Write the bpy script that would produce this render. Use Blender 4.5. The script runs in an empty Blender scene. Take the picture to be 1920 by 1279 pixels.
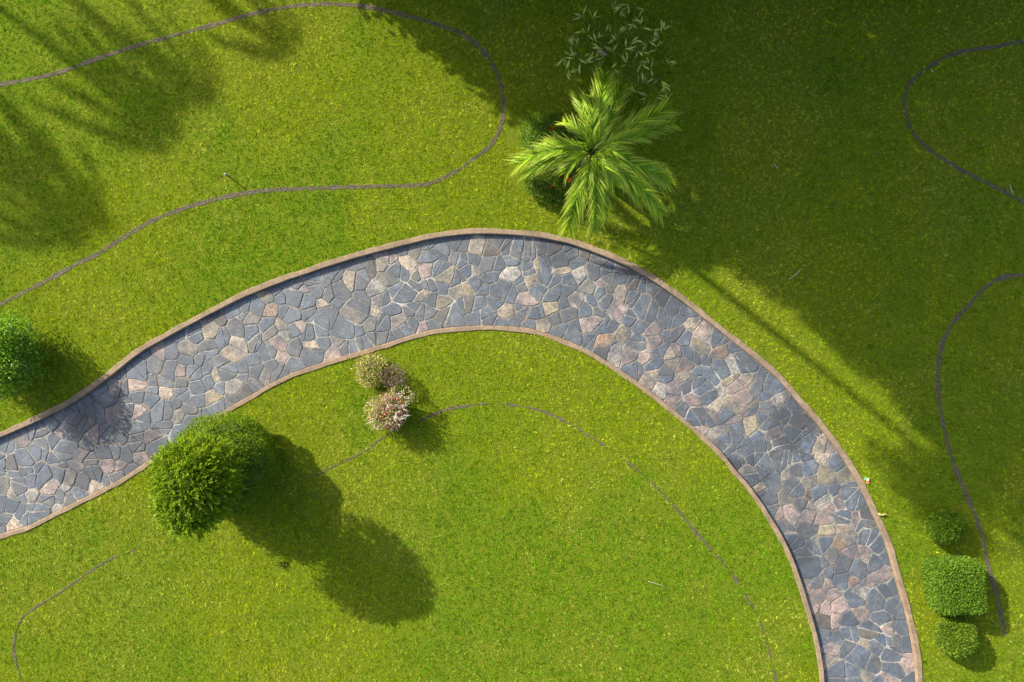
import bpy, math, random
import numpy as np
from mathutils import Vector

rng = np.random.default_rng(7)
random.seed(7)
SC = bpy.context.scene
COL = SC.collection
PPM = 70.0                      # photo pixels per metre on the ground
H = 18.3                        # height of the flying camera

# ------------------------------------------------------------------ camera, sky, sun
cam_d = bpy.data.cameras.new('camera'); cam = bpy.data.objects.new('camera', cam_d); COL.objects.link(cam)
cam.location = (0, 0, H); cam.rotation_euler = (0, 0, 0)
cam_d.sensor_width = 36; cam_d.lens = 36 * H / (1920 / PPM); cam_d.clip_end = 2000
SC.camera = cam
EL = math.radians(28.0)
UX, UY = 0.784, -0.621          # way the shadows fall on the ground
W = bpy.data.worlds.new('World'); SC.world = W; W.use_nodes = True
nt = W.node_tree; sky = nt.nodes.new('ShaderNodeTexSky'); sky.sky_type = 'NISHITA'; sky.sun_disc = False
sky.dust_density = 3.0; sky.ozone_density = .3; sky.sun_elevation = EL; sky.sun_rotation = math.atan2(-UX, -UY)
nt.links.new(sky.outputs[0], nt.nodes['Background'].inputs[0]); nt.nodes['Background'].inputs[1].default_value = 0.14
sl = bpy.data.lights.new('sun', 'SUN'); sl.energy = 5.0; sl.angle = math.radians(0.53); sl.color = (1.0, 0.93, 0.80)
so = bpy.data.objects.new('sun', sl); COL.objects.link(so)
SD = Vector((UX * math.cos(EL), UY * math.cos(EL), -math.sin(EL)))
so.rotation_euler = SD.to_track_quat('-Z', 'Y').to_euler(); so.location = (-20, 16, 20)
SC.view_settings.view_transform = 'Standard'; SC.view_settings.look = 'None'
SC.view_settings.gamma = 1; SC.view_settings.use_curve_mapping = False
SC.view_settings.exposure = 1.30
COT = 1 / math.tan(EL)

# ------------------------------------------------------------------ helpers
def G(px, py, z=0.0):
    """ground/height point seen at photo pixel (px,py)"""
    k = (H - z) / H
    return ((px - 960) / PPM * k, (639.5 - py) / PPM * k, z)
def g2(p): return np.array([(p[0] - 960) / PPM, (639.5 - p[1]) / PPM])

def link(name, me, mat=None, parent=None, label=None, cat=None, group=None, kind=None):
    o = bpy.data.objects.new(name, me); COL.objects.link(o)
    if mat is not None and me is not None: me.materials.append(mat)
    if parent is not None: o.parent = parent
    if label: o['label'] = label
    if cat: o['category'] = cat
    if group: o['group'] = group
    if kind: o['kind'] = kind
    return o
def empty(name, loc, label, cat, group=None):
    o = bpy.data.objects.new(name, None); COL.objects.link(o); o.location = loc; o.empty_display_size = .2
    o['label'] = label; o['category'] = cat
    if group: o['group'] = group
    return o
def mesh(verts, faces, cols=None, smooth=False):
    me = bpy.data.meshes.new('m'); me.from_pydata([tuple(map(float, v)) for v in verts], [], faces)
    if cols is not None:
        a = me.color_attributes.new('Col', 'FLOAT_COLOR', 'POINT')
        c = np.ones((len(verts), 4), np.float32); c[:, :3] = cols; a.data.foreach_set('color', c.ravel())
    if smooth: me.polygons.foreach_set('use_smooth', [True] * len(me.polygons))
    me.update(); return me
def fast_mesh(v, nper, cols, smooth=False):
    """v: (N*nper,3) vertices, every nper of them one face"""
    n = len(v) // nper; me = bpy.data.meshes.new('m')
    me.vertices.add(len(v)); me.vertices.foreach_set('co', np.ascontiguousarray(v, np.float32).ravel())
    me.loops.add(len(v)); me.loops.foreach_set('vertex_index', np.arange(len(v), dtype=np.int32))
    me.polygons.add(n); me.polygons.foreach_set('loop_start', (np.arange(n) * nper).astype(np.int32))
    me.polygons.foreach_set('loop_total', np.full(n, nper, np.int32))
    a = me.color_attributes.new('Col', 'FLOAT_COLOR', 'POINT')
    c = np.ones((len(v), 4), np.float32); c[:, :3] = np.repeat(cols, nper, axis=0) if len(cols) == n else cols
    a.data.foreach_set('color', c.ravel()); me.update(calc_edges=True)
    return me
def unit(a): return a / np.maximum(np.linalg.norm(a, axis=-1, keepdims=True), 1e-9)

def leaves(base, direc, length, width, cols, curl=0.15, side=None):
    """diamond leaves as two triangles each; arrays (N,3),(N,3),(N,),(N,),(N,3)"""
    n = len(base); d = unit(direc)
    r = rng.normal(size=(n, 3)) if side is None else side
    s = unit(np.cross(d, r)); nn = np.cross(s, d)
    L = length[:, None]; Wd = width[:, None]
    mid = base + d * L * .5
    lf = mid + s * Wd * .5 + nn * Wd * curl; rt = mid - s * Wd * .5 + nn * Wd * curl
    tip = base + d * L
    v = np.stack([base, lf, tip, base, tip, rt], 1).reshape(-1, 3)
    return v, np.repeat(cols, 6, axis=0)
def leaf_mesh(*a, **k):
    v, c = leaves(*a, **k); return fast_mesh(v, 3, c)

_perm = rng.random((256, 256))
def vnoise(x, y, s, off=0):
    x = np.asarray(x) * s + 37.3 + off; y = np.asarray(y) * s + 11.7 + off * 1.7
    xi = np.floor(x).astype(int); yi = np.floor(y).astype(int); fx = x - xi; fy = y - yi
    fx = fx * fx * (3 - 2 * fx); fy = fy * fy * (3 - 2 * fy)
    p = lambda a, b: _perm[a % 256, b % 256]
    return (p(xi, yi) * (1 - fx) + p(xi + 1, yi) * fx) * (1 - fy) + (p(xi, yi + 1) * (1 - fx) + p(xi + 1, yi + 1) * fx) * fy

def smooth_line(pts, step=8.0):
    """Catmull-Rom through photo points, resampled; returns (n,2) world metres"""
    P = np.array(pts, float); P = np.vstack([2 * P[0] - P[1], P, 2 * P[-1] - P[-2]]); out = []
    for i in range(1, len(P) - 2):
        p0, p1, p2, p3 = P[i - 1:i + 3]; m = max(2, int(np.linalg.norm(p2 - p1) / step))
        m = min(m, 60)
        for t in np.linspace(0, 1, m, endpoint=False):
            out.append(.5 * ((2 * p1) + (-p0 + p2) * t + (2 * p0 - 5 * p1 + 4 * p2 - p3) * t * t + (-p0 + 3 * p1 - 3 * p2 + p3) * t ** 3))
    out.append(P[-2]); out = np.array(out)
    return np.stack([(out[:, 0] - 960) / PPM, (639.5 - out[:, 1]) / PPM], 1)
def line_normals(L):
    t = np.gradient(L, axis=0); t /= np.linalg.norm(t, axis=1, keepdims=True)
    return np.stack([-t[:, 1], t[:, 0]], 1)
def dist_signed(P, L):
    """distance of points (n,2) to the polyline, + on its left side; and the arc index"""
    best = np.full(len(P), 1e9); sgn = np.ones(len(P)); idx = np.zeros(len(P))
    for i in range(len(L) - 1):
        a, b = L[i], L[i + 1]; ab = b - a; q = ab @ ab
        if q < 1e-12: continue
        rel = P - a; t = np.clip(rel @ ab / q, 0, 1); dd = rel - t[:, None] * ab
        d = np.hypot(dd[:, 0], dd[:, 1]); m = d < best - 1e-9
        best[m] = d[m]; sgn[m] = np.where((ab[0] * rel[:, 1] - ab[1] * rel[:, 0])[m] >= 0, 1, -1); idx[m] = i + t[m]
    return best * sgn, idx

def nmat(name):
    m = bpy.data.materials.new(name); m.use_nodes = True; t = m.node_tree
    b = t.nodes['Principled BSDF']; return m, t, b
def N(t, typ, **k):
    n = t.nodes.new(typ)
    for a, v in k.items(): setattr(n, a, v)
    return n
def noise(t, scale, detail=4, rough=.6, co=None):
    n = N(t, 'ShaderNodeTexNoise'); n.inputs['Scale'].default_value = scale; n.inputs['Detail'].default_value = detail
    n.inputs['Roughness'].default_value = rough
    t.links.new(co, n.inputs['Vector']); return n.outputs['Fac']
def ramp(t, fac, stops):
    r = N(t, 'ShaderNodeValToRGB'); e = r.color_ramp.elements
    while len(e) < len(stops): e.new(.5)
    for i, (p, c) in enumerate(stops):
        e[i].position = p; e[i].color = (*c, 1) if len(c) == 3 else c
    t.links.new(fac, r.inputs[0]); return r.outputs[0]
def mix(t, f, a, b, mode='MIX'):
    m = N(t, 'ShaderNodeMix', data_type='RGBA', blend_type=mode)
    for sock, v in ((m.inputs[0], f), (m.inputs[6], a), (m.inputs[7], b)):
        if hasattr(v, 'default_value'): t.links.new(v, sock)
        elif isinstance(v, (int, float)): sock.default_value = v
        else: sock.default_value = (*v, 1)
    return m.outputs[2]
def coords(t):
    g = N(t, 'ShaderNodeNewGeometry'); return g.outputs['Position']
def col_attr(t):
    a = N(t, 'ShaderNodeAttribute'); a.attribute_name = 'Col'; return a.outputs['Color']
def bump(t, b, h, s, d=.01):
    n = N(t, 'ShaderNodeBump'); n.inputs['Strength'].default_value = s; n.inputs['Distance'].default_value = d
    t.links.new(h, n.inputs['Height']); t.links.new(n.outputs[0], b.inputs['Normal'])

def leaf_material(name, rough=.5, trans=.35, tint=(1.25, 1.2, .5), spec=.15):
    m, t, b = nmat(name); c = col_attr(t)
    t.links.new(c, b.inputs['Base Color']); b.inputs['Roughness'].default_value = rough
    b.inputs['Specular IOR Level'].default_value = spec
    tr = N(t, 'ShaderNodeBsdfTranslucent'); t.links.new(mix(t, 1.0, c, tint, 'MULTIPLY'), tr.inputs[0])
    ms = N(t, 'ShaderNodeMixShader'); ms.inputs[0].default_value = trans
    t.links.new(b.outputs[0], ms.inputs[1]); t.links.new(tr.outputs[0], ms.inputs[2])
    t.links.new(ms.outputs[0], t.nodes['Material Output'].inputs['Surface']); return m
M_LEAF = leaf_material('leaf', .6, .42)
M_GLOSS = leaf_material('glossy_leaf', .45, .42, spec=.25)
M_PETAL = leaf_material('petal', .6, .3, (1.1, .9, .9))
def plain(name, c1, c2, sc=8, rough=.85, bs=.5):
    m, t, b = nmat(name); p = coords(t); f = noise(t, sc, 6, .65, p)
    t.links.new(ramp(t, f, [(.35, c1), (.65, c2)]), b.inputs['Base Color']); b.inputs['Roughness'].default_value = rough
    bump(t, b, noise(t, sc * 6, 4, .6, p), bs, .01); return m
M_BARK = plain('bark', (.10, .075, .05), (.24, .19, .14), 12)
M_TWIG = plain('grey_twig', (.30, .26, .22), (.5, .45, .38), 20)

# ------------------------------------------------------------------ the traced lines of the photograph
OUT = [(-2400, 1500), (-1200, 1180), (-500, 985), (-220, 905), (-100, 862), (0, 821), (50, 799), (110, 770), (160, 740), (212, 702), (260, 664), (315, 632), (385, 594),
       (450, 561), (500, 540), (555, 520), (615, 500), (680, 480), (742, 464), (805, 449), (867, 440), (930, 439), (1000, 444), (1065, 456), (1120, 475),
       (1165, 494), (1220, 524), (1285, 570), (1347, 619), (1405, 665), (1457, 709), (1505, 764), (1542, 807), (1580, 858), (1608, 905), (1635, 959),
       (1660, 1016), (1680, 1084), (1700, 1154), (1713, 1214), (1720, 1279), (1724, 1380), (1722, 1500), (1700, 2000), (1650, 3200)]
INN = [(-2400, 1690), (-1200, 1368), (-500, 1165), (-220, 1080), (-100, 1035), (0, 1002), (45, 989), (85, 970), (120, 952), (165, 930), (200, 912), (232, 895), (270, 870), (312, 841),
       (360, 808), (410, 776), (440, 758), (480, 736), (500, 723), (560, 695), (625, 674), (680, 657), (730, 642), (780, 626), (830, 616), (880, 612), (930, 611),
       (990, 616), (1040, 630), (1080, 646), (1115, 663), (1155, 689), (1205, 723), (1260, 766), (1297, 797), (1325, 821), (1355, 850), (1380, 882),
       (1410, 917), (1440, 960), (1470, 1011), (1495, 1069), (1512, 1121), (1527, 1171), (1540, 1229), (1546, 1279), (1550, 1380), (1548, 1500), (1526, 2000), (1476, 3200)]
LO, LI = smooth_line(OUT), smooth_line(INN)
NO, NI = line_normals(LO), line_normals(LI)     # left normal = up/out for the left-to-right run
KW_O, KW_I = .145, .125
EDGES = [   # soil grooves cut in the lawn: label, half width (px), points, how broken up
 ('soil edging groove looping round the upper lawn, from the edge of the photo to the palm and back', 3.6,
  [(-300, 215), (-100, 178), (0, 159), (60, 148), (120, 133), (180, 111), (250, 88), (320, 68), (400, 47), (470, 27), (540, 13), (600, 8), (650, 9), (700, 15), (760, 29), (820, 46), (870, 66), (905, 95),
   (930, 135), (942, 175), (944, 210), (938, 240), (920, 272), (890, 297), (860, 318), (825, 337), (790, 347), (720, 349), (650, 351), (560, 354), (500, 357), (440, 366), (380, 380), (330, 396),
   (290, 412), (250, 434), (215, 456), (180, 478), (150, 492), (110, 514), (70, 535), (30, 556), (0, 571), (-120, 640)], .15),
 ('soil edging groove curving round the shaded lawn far up beside the deepest shade', 3.0,
  [(2200, 40), (1990, 66), (1920, 77), (1870, 87), (1830, 92), (1790, 101), (1755, 117), (1725, 137), (1704, 160), (1696, 185), (1698, 212), (1706, 238), (1722, 262), (1750, 286), (1790, 312), (1840, 338), (1885, 360), (1920, 378), (2200, 500)], .1),
 ('soil edging groove sweeping down past the three clipped hedges', 3.7,
  [(2200, 500), (2000, 505), (1920, 515), (1885, 519), (1860, 530), (1835, 550), (1812, 577), (1785, 607), (1767, 642), (1759, 680), (1758, 715), (1762, 760), (1768, 795), (1776, 830), (1788, 870), (1802, 905), (1817, 940), (1832, 975), (1842, 1010),
   (1850, 1050), (1860, 1085), (1870, 1120), (1877, 1155), (1884, 1190)], .12),
 ('thin broken soil groove arching over the lower lawn inside the bend of the path', 2.2,
  [(775, 795), (800, 783), (830, 770), (870, 762), (920, 757), (970, 761), (1010, 769), (1050, 785), (1080, 802), (1120, 828), (1155, 850), (1190, 878), (1220, 903), (1250, 933), (1280, 968), (1310, 1004), (1345, 1043), (1375, 1080),
   (1400, 1120), (1422, 1160), (1440, 1215), (1455, 1279), (1475, 1400)], .5),
 ('faint soil groove running from the big conifer shadow to the pink flowering shrub', 1.6,
  [(580, 897), (610, 882), (650, 863), (685, 845), (715, 822), (745, 803)], .45),
 ('short pale soil groove bending at the corner of the lower lawn near the edge of the photo', 2.0,
  [(255, 1030), (200, 1052), (150, 1085), (110, 1112), (70, 1137), (45, 1155), (32, 1180), (26, 1210), (29, 1238), (42, 1279), (70, 1360)], .4)]

# ------------------------------------------------------------------ ground, path, kerbs
def lawn_material():
    m, t, b = nmat('turf'); p = coords(t)
    a = ramp(t, noise(t, 30, 6, .7, p), [(.3, (.055, .08, .004)), (.5, (.10, .135, .007)), (.72, (.165, .165, .03))])
    t.links.new(a, b.inputs['Base Color']); b.inputs['Roughness'].default_value = 1; b.inputs['Specular IOR Level'].default_value = .02
    bump(t, b, noise(t, 60, 5, .7, p), 1, .02); return m
M_TURF = lawn_material()
M_SOIL = plain('soil', (.025, .020, .010), (.12, .098, .058), 25, 1, 1)
FAR = 400.0
oo = LO + NO * (KW_O - .03); ii = LI - NI * (KW_I - .03)
poly = [(*p, 0) for p in oo] + [(FAR, -FAR, 0), (FAR, FAR, 0), (-FAR, FAR, 0), (-FAR, oo[0][1], 0)]
link('lawn', mesh(poly[::-1], [list(range(len(poly)))]), M_TURF, kind='structure')
poly = [(*p, 0) for p in ii] + [(ii[-1][0], -FAR, 0), (-FAR, -FAR, 0), (-FAR, ii[0][1], 0)]
link('lawn', mesh(poly, [list(range(len(poly)))]), M_TURF, kind='structure')
link('ground', mesh([(-FAR * 2, -FAR * 2, -.3), (FAR * 2, -FAR * 2, -.3), (FAR * 2, FAR * 2, -.3), (-FAR * 2, FAR * 2, -.3)], [(0, 1, 2, 3)]), M_SOIL, kind='structure')

def strip(L, Nn, offs, zs, cap=True):
    """profile swept along a line: offs = offsets along the left normal, zs = heights (number or array per point)"""
    n = len(L); v = []; k = len(offs)
    for j in range(n):
        for q in range(k):
            o = offs[q][j] if hasattr(offs[q], '__len__') else offs[q]; z = zs[q][j] if hasattr(zs[q], '__len__') else zs[q]
            v.append((L[j][0] + Nn[j][0] * o, L[j][1] + Nn[j][1] * o, z))
    f = [(j * k + q, j * k + q + 1, (j + 1) * k + q + 1, (j + 1) * k + q) for j in range(n - 1) for q in range(k - 1)]
    return v, f
def kerb_material():
    m, t, b = nmat('kerb_concrete'); p = coords(t)
    c = ramp(t, noise(t, 2.2, 5, .6, p), [(.35, (.105, .068, .038)), (.5, (.165, .108, .062)), (.65, (.215, .150, .092))])
    c = mix(t, ramp(t, noise(t, 9, 6, .75, p), [(.48, (0, 0, 0)), (.62, (.8, .8, .8))]), c, (.075, .06, .035))
    c = mix(t, ramp(t, noise(t, 70, 3, .7, p), [(.4, (0, 0, 0)), (.75, (.6, .6, .6))]), c, (.32, .25, .18))
    t.links.new(c, b.inputs['Base Color']); b.inputs['Roughness'].default_value = .92
    bump(t, b, noise(t, 90, 5, .7, p), .8, .008); return m
M_KERB = kerb_material()
def kerb(name, L, Nn, w, label):
    n = len(L); s = np.arange(n); r1 = vnoise(s, s * 0, .35, 3) * .012 - .006; r2 = vnoise(s, s * 0, .5, 9) * .03 - .015
    zt = .028 + (vnoise(s, s * 0, .3, 5) - .5) * .012
    v, f = strip(L, Nn, [r1, r1, r1 + (.014 if w > 0 else -.014), w + r2 - (.012 if w > 0 else -.012), w + r2, w + r2],
                 [-.2, zt - .012, zt, zt, zt - .015, -.1])
    if w > 0: f = [x[::-1] for x in f]
    return link(name, mesh(v, f), M_KERB, kind='structure', label=label)
kerb('kerb', LO, NO, KW_O, 'weathered tan concrete kerb along the outer side of the bend in the stone path')
kerb('kerb', LI, NI, -KW_I, 'weathered tan concrete kerb along the inner side of the bend in the stone path')

def dark_patches(t, p, c):
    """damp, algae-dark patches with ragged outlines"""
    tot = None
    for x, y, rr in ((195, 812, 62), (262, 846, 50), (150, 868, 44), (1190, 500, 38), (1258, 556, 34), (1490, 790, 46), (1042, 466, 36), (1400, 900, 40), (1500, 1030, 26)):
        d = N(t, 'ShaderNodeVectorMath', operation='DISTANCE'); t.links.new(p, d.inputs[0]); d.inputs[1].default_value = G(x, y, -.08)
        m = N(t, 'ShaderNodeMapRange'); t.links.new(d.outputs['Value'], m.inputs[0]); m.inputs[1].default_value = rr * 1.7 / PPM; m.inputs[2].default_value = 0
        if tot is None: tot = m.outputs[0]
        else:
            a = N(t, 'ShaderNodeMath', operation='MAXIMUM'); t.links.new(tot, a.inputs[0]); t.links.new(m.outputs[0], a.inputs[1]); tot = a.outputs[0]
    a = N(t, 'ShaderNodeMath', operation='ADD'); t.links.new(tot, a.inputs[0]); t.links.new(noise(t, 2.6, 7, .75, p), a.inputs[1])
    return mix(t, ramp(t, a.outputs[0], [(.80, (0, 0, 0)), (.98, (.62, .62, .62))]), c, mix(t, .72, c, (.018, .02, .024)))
def mortar_material():
    m, t, b = nmat('mortar'); p = coords(t)
    big = ramp(t, noise(t, .55, 3, .6, p), [(.42, (.15, .125, .095)), (.55, (.30, .285, .245))])
    c = mix(t, ramp(t, noise(t, 2.2, 6, .72, p), [(.46, (0, 0, 0)), (.60, (.92, .92, .92))]), big, (.062, .056, .048))
    c = mix(t, ramp(t, noise(t, 1.3, 8, .78, p), [(.45, (0, 0, 0)), (.60, (.82, .82, .82))]), c, (.052, .060, .070))
    c = dark_patches(t, p, c)
    t.links.new(c, b.inputs['Base Color']); b.inputs['Roughness'].default_value = .95
    bump(t, b, noise(t, 60, 4, .6, p), .6, .006); return m
M_MORTAR = mortar_material()
ZP = -.085
n0 = min(len(LO), len(LI))
def resamp(L, n):
    d = np.r_[0, np.cumsum(np.linalg.norm(np.diff(L, axis=0), axis=1))]; t = np.linspace(0, d[-1], n)
    return np.stack([np.interp(t, d, L[:, 0]), np.interp(t, d, L[:, 1])], 1)
bed = [(*p, ZP - .009) for p in LO + NO * .05] + [(*p, ZP - .009) for p in (LI - NI * .05)[::-1]]
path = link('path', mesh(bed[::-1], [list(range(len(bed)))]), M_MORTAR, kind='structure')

# light stones read off the photograph: pixel x, y, tone
T = {'P': (.31, .235, .21), 'C': (.35, .29, .215), 'W': (.33, .31, .275), 'O': (.34, .215, .135), 'Y': (.28, .24, .155), 'K': (.085, .073, .063), 'G': (.155, .15, .125)}
SEEDS = """P 44 830|P 80 825|P 110 801|P 197 756|P 212 727|P 254 724|P 259 709|P 210 784|P 172 801|P 172 819|P 222 808|P 243 808|P 152 854|P 145 876|P 99 850|P 202 870|P 259 859|P 219 872
P 286 824|C 125 899|W 117 916|P 94 912|C 21 929|W 102 955|C 179 916|C 25 986|K 19 867|C 306 741|P 257 768|P 250 787|W 60 926|C 351 649|P 291 660|C 445 640|C 435 658|P 337 695|P 346 729|Y 394 742|C 401 700
P 335 770|C 330 783|C 395 615|K 410 597|Y 497 556|O 507 582|C 657 526|P 570 547|Y 522 613|W 527 628|P 517 645|P 520 671|C 585 647|P 625 662|G 694 608|C 702 583|W 700 540|P 704 562|C 605 567|C 494 706
K 457 735|W 439 727|P 719 480|C 711 496|C 737 482|P 798 504|Y 832 519|P 813 510|C 895 510|W 959 514|Y 789 554|Y 827 568|Y 864 547|P 900 572|C 744 595|P 796 612|C 897 462|C 998 525|P 984 561|C 945 585
K 917 472|C 767 496|G 729 522|C 1009 494|C 1055 505|W 1085 520|P 1127 526|C 1166 547|P 1080 559|Y 1037 576|P 1107 604|P 1152 587|O 1127 642|Y 1169 625|W 1152 667|P 1175 666|P 1225 640|P 1209 670|C 1230 699
C 1257 670|K 1042 464|K 1129 664|K 1095 477|C 1017 610|P 1226 621|C 1297 612|P 1320 627|O 1356 660|Y 1315 647|P 1272 656|C 1260 676|O 1285 684|C 1282 709|P 1267 732|P 1265 753|C 1217 717|W 1240 732
W 1375 681|Y 1370 712|C 1405 704|W 1355 732|P 1380 728|P 1391 747|P 1430 742|C 1351 758|Y 1368 758|W 1460 752|P 1377 789|Y 1410 800|P 1452 814|P 1351 832|P 1317 806|W 1340 814|W 1402 877|P 1416 900|C 1424 917
C 1475 892|Y 1551 897|Y 1582 892|W 1547 937|P 1522 947|P 1577 944|P 1561 957|P 1466 966|P 1485 964|P 1524 972|G 1472 937|K 1519 926|C 1540 835|C 1547 860|P 1557 842|P 1547 979|P 1607 973|K 1628 964
C 1592 1006|O 1584 1021|Y 1562 1041|P 1599 1037|P 1617 1036|Y 1550 1000|P 1638 1092|P 1656 1077|O 1604 1091|W 1620 1106|P 1610 1118|P 1555 1096|P 1516 1100|P 1539 1118|P 1560 1116|P 1527 1136|P 1552 1136
P 1580 1141|P 1656 1134|P 1617 1153|P 1605 1176|P 1652 1171|P 1690 1166|P 1673 1184|P 1562 1190|P 1569 1163|K 1547 1169|P 1555 1219|C 1627 1210|C 1552 1241|P 1709 1246|P 1582 1254|C 1627 1269|P 1670 1275
G 1685 1206|P 1705 1100|P 1300 755|C 612 700|P 560 610|K 700 500|G 780 470|K 1180 500|K 1245 560|K 1500 790|K 1560 800|G 1100 540""".replace('\n', '|').split('|')
seeds = [];
for s in SEEDS:
    a, b, c = s.split()
    if a == 'P' and random.random() < .17: continue
    seeds.append([float(b), float(c), a, 1.0])
cand = rng.uniform([-230, 400], [1760, 1500], size=(60000, 2))
W2 = np.stack([(cand[:, 0] - 960) / PPM, (639.5 - cand[:, 1]) / PPM], 1)
do, _ = dist_signed(W2, LO); di, _ = dist_signed(W2, LI)
cand = cand[(do < -.08) & (di > .08)]
pts = [(s[0], s[1], 7.6 + 4.0 * random.random()) for s in seeds]; cells = {}
for i, p in enumerate(pts): cells.setdefault((int(p[0] // 40), int(p[1] // 40)), []).append(p)
for x, y in cand:
    r = (8.8 + 9.5 * random.random() ** 1.7) * (1.10 if x > 1150 else 1.0)
    kx, ky = int(x // 40), int(y // 40); ok = True
    for ax in (-1, 0, 1):
        for ay in (-1, 0, 1):
            for q in cells.get((kx + ax, ky + ay), ()):
                if (q[0] - x) ** 2 + (q[1] - y) ** 2 < (q[2] + r) ** 2 * .92: ok = False; break
            if not ok: break
        if not ok: break
    if ok:
        pts.append((x, y, r)); cells.setdefault((kx, ky), []).append(pts[-1]); seeds.append([x, y, 'B', 1.0])
S = np.array([(p[0], p[1]) for p in pts]); R = np.array([p[2] for p in pts])
DO, IO = dist_signed(np.stack([(S[:, 0] - 960) / PPM, (639.5 - S[:, 1]) / PPM], 1), LO)
DI, IDI = dist_signed(np.stack([(S[:, 0] - 960) / PPM, (639.5 - S[:, 1]) / PPM], 1), LI)
def clip(poly, nx, ny, c):           # keep nx*x+ny*y <= c
    out = []; m = len(poly)
    for i in range(m):
        a, b = poly[i], poly[(i + 1) % m]; da = nx * a[0] + ny * a[1] - c; db = nx * b[0] + ny * b[1] - c
        if da <= 0: out.append(a)
        if (da < 0) != (db < 0) and abs(da - db) > 1e-12:
            t = da / (da - db); out.append((a[0] + (b[0] - a[0]) * t, a[1] + (b[1] - a[1]) * t))
    return out
LOs, LIs = LO[(np.abs(LO) < 18).all(1)], LI[(np.abs(LI) < 18).all(1)]
def stone_polys():
    res = []
    for i in range(len(S)):
        x, y = S[i]; poly = [(x - 45, y - 45), (x + 45, y - 45), (x + 45, y + 45), (x - 45, y + 45)]
        d2 = np.hypot(S[:, 0] - x, S[:, 1] - y)
        for j in np.argsort(d2)[1:22]:
            if d2[j] > 85: break
            nx, ny = (S[j] - S[i]) / d2[j]; w = .5 * d2[j] + .5 * (R[i] - R[j]); w = min(max(w, .25 * d2[j]), .75 * d2[j])
            hj = .7 + .75 * ((i * 131 + j * 131) % 97) / 97   # half joint
            poly = clip(poly, nx, ny, nx * x + ny * y + w - hj)
            if len(poly) < 3: break
        for (L, D, I, s) in ((LO, DO, IO, 1), (LI, DI, IDI, -1)):
            if abs(D[i]) * PPM < 60:
                k = int(min(I[i], len(L) - 2)); a = L[k]; b = L[k + 1]; t = b - a; t = t / np.linalg.norm(t); n = np.array([-t[1], t[0]]) * s
                a_px = np.array([a[0] * PPM + 960, 639.5 - a[1] * PPM]); npx = np.array([n[0], -n[1]])
                if len(poly) >= 3: poly = clip(poly, npx[0], npx[1], npx @ a_px - .8)
        if len(poly) < 3: continue
        ar = .5 * abs(sum(poly[q][0] * poly[(q + 1) % len(poly)][1] - poly[(q + 1) % len(poly)][0] * poly[q][1] for q in range(len(poly))))
        if ar < 45: continue
        if seeds[i][2] == 'B' and ar > 520 and random.random() < .62:      # broken slab: two pieces along a random chord
            cxy = np.mean(poly, 0) + rng.normal(0, 2.5, 2); an = random.uniform(0, math.pi); nx, ny = math.cos(an), math.sin(an); q = nx * cxy[0] + ny * cxy[1]
            pa = clip(poly, nx, ny, q - .8); pb = clip(poly, -nx, -ny, -q - .8)
            for pp in (pa, pb):
                if len(pp) > 2: res.append((.5 * abs(sum(pp[u][0] * pp[(u + 1) % len(pp)][1] - pp[(u + 1) % len(pp)][0] * pp[u][1] for u in range(len(pp)))), i, pp))
            continue
        res.append((ar, i, poly))
    return res
def warp(p, near):
    dx = (vnoise(p[:, 0], p[:, 1], 1 / 19., 31) - .5) * 17; dy = (vnoise(p[:, 0], p[:, 1], 1 / 19., 77) - .5) * 17
    return p + np.stack([dx, dy], 1) * near[:, None]
def rough_poly(poly):
    q = np.array(poly); W_ = np.stack([(q[:, 0] - 960) / PPM, (639.5 - q[:, 1]) / PPM], 1)
    m1 = np.abs(W_[:, None] - LOs[None]).sum(2).min(1); m2 = np.abs(W_[:, None] - LIs[None]).sum(2).min(1)
    poly = warp(q, np.clip((np.minimum(m1, m2) * PPM - 6) / 14, 0, 1))
    # drop tiny edges, cut corners a little, wobble long edges
    p = np.array(poly); keep = [k for k in range(len(p)) if np.linalg.norm(p[k] - p[k - 1]) > 2.2]
    p = p[keep] if len(keep) >= 3 else p
    out = []; m = len(p)
    for k in range(m):
        a, b, c = p[k - 1], p[k], p[(k + 1) % m]
        la, lc = np.linalg.norm(a - b), np.linalg.norm(c - b)
        cut = min(.5 + 2.6 * random.random() ** 2, .28 * la, .28 * lc)
        out.append(b + (a - b) / la * cut); out.append(b + (c - b) / lc * cut)
        if lc > 13:
            e = (b + c) / 2; d = (c - b) / lc; out.append(e + np.array([-d[1], d[0]]) * random.uniform(-1.7, .9) + d * random.uniform(-3, 3))
    return np.array(out)
def stone_geo(poly, tone, px, py):
    p = rough_poly(poly); c = p.mean(0); n = len(p)
    z = ZP + random.uniform(-.003, .006); tx, ty = random.uniform(-.00022, .00022), random.uniform(-.00022, .00022)
    def ring(f, dz):
        r = []
        for q in p:
            d = q - c; l = np.linalg.norm(d); e = c + d * max(0, (l - f)) / l
            X, Y, _ = G(e[0], e[1]); r.append((X, Y, z + dz + (e - c)[0] * tx + (e - c)[1] * ty))
        return r
    v = ring(0, -.035) + ring(0, -.005) + ring(1.1, 0)
    f = [(q, (q + 1) % n, n + (q + 1) % n, n + q) for q in range(n)] + [(n + q, n + (q + 1) % n, 2 * n + (q + 1) % n, 2 * n + q) for q in range(n)]
    f.append(tuple(range(2 * n, 3 * n)))
    f = [x[::-1] for x in f]
    if tone == 'B':
        b = random.random(); k = random.uniform(.72, 1.25)
        base = np.array((.078, .099, .128)) if b < .6 else np.array((.086, .095, .106)) if b < .88 else np.array((.058, .078, .112)) if b < .95 else np.array((.12, .11, .095))
        base = base * k
    else: base = np.array(T[tone]) * random.uniform(.62, 1.02)
    return v, f, np.tile(base, (len(v), 1))
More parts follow.
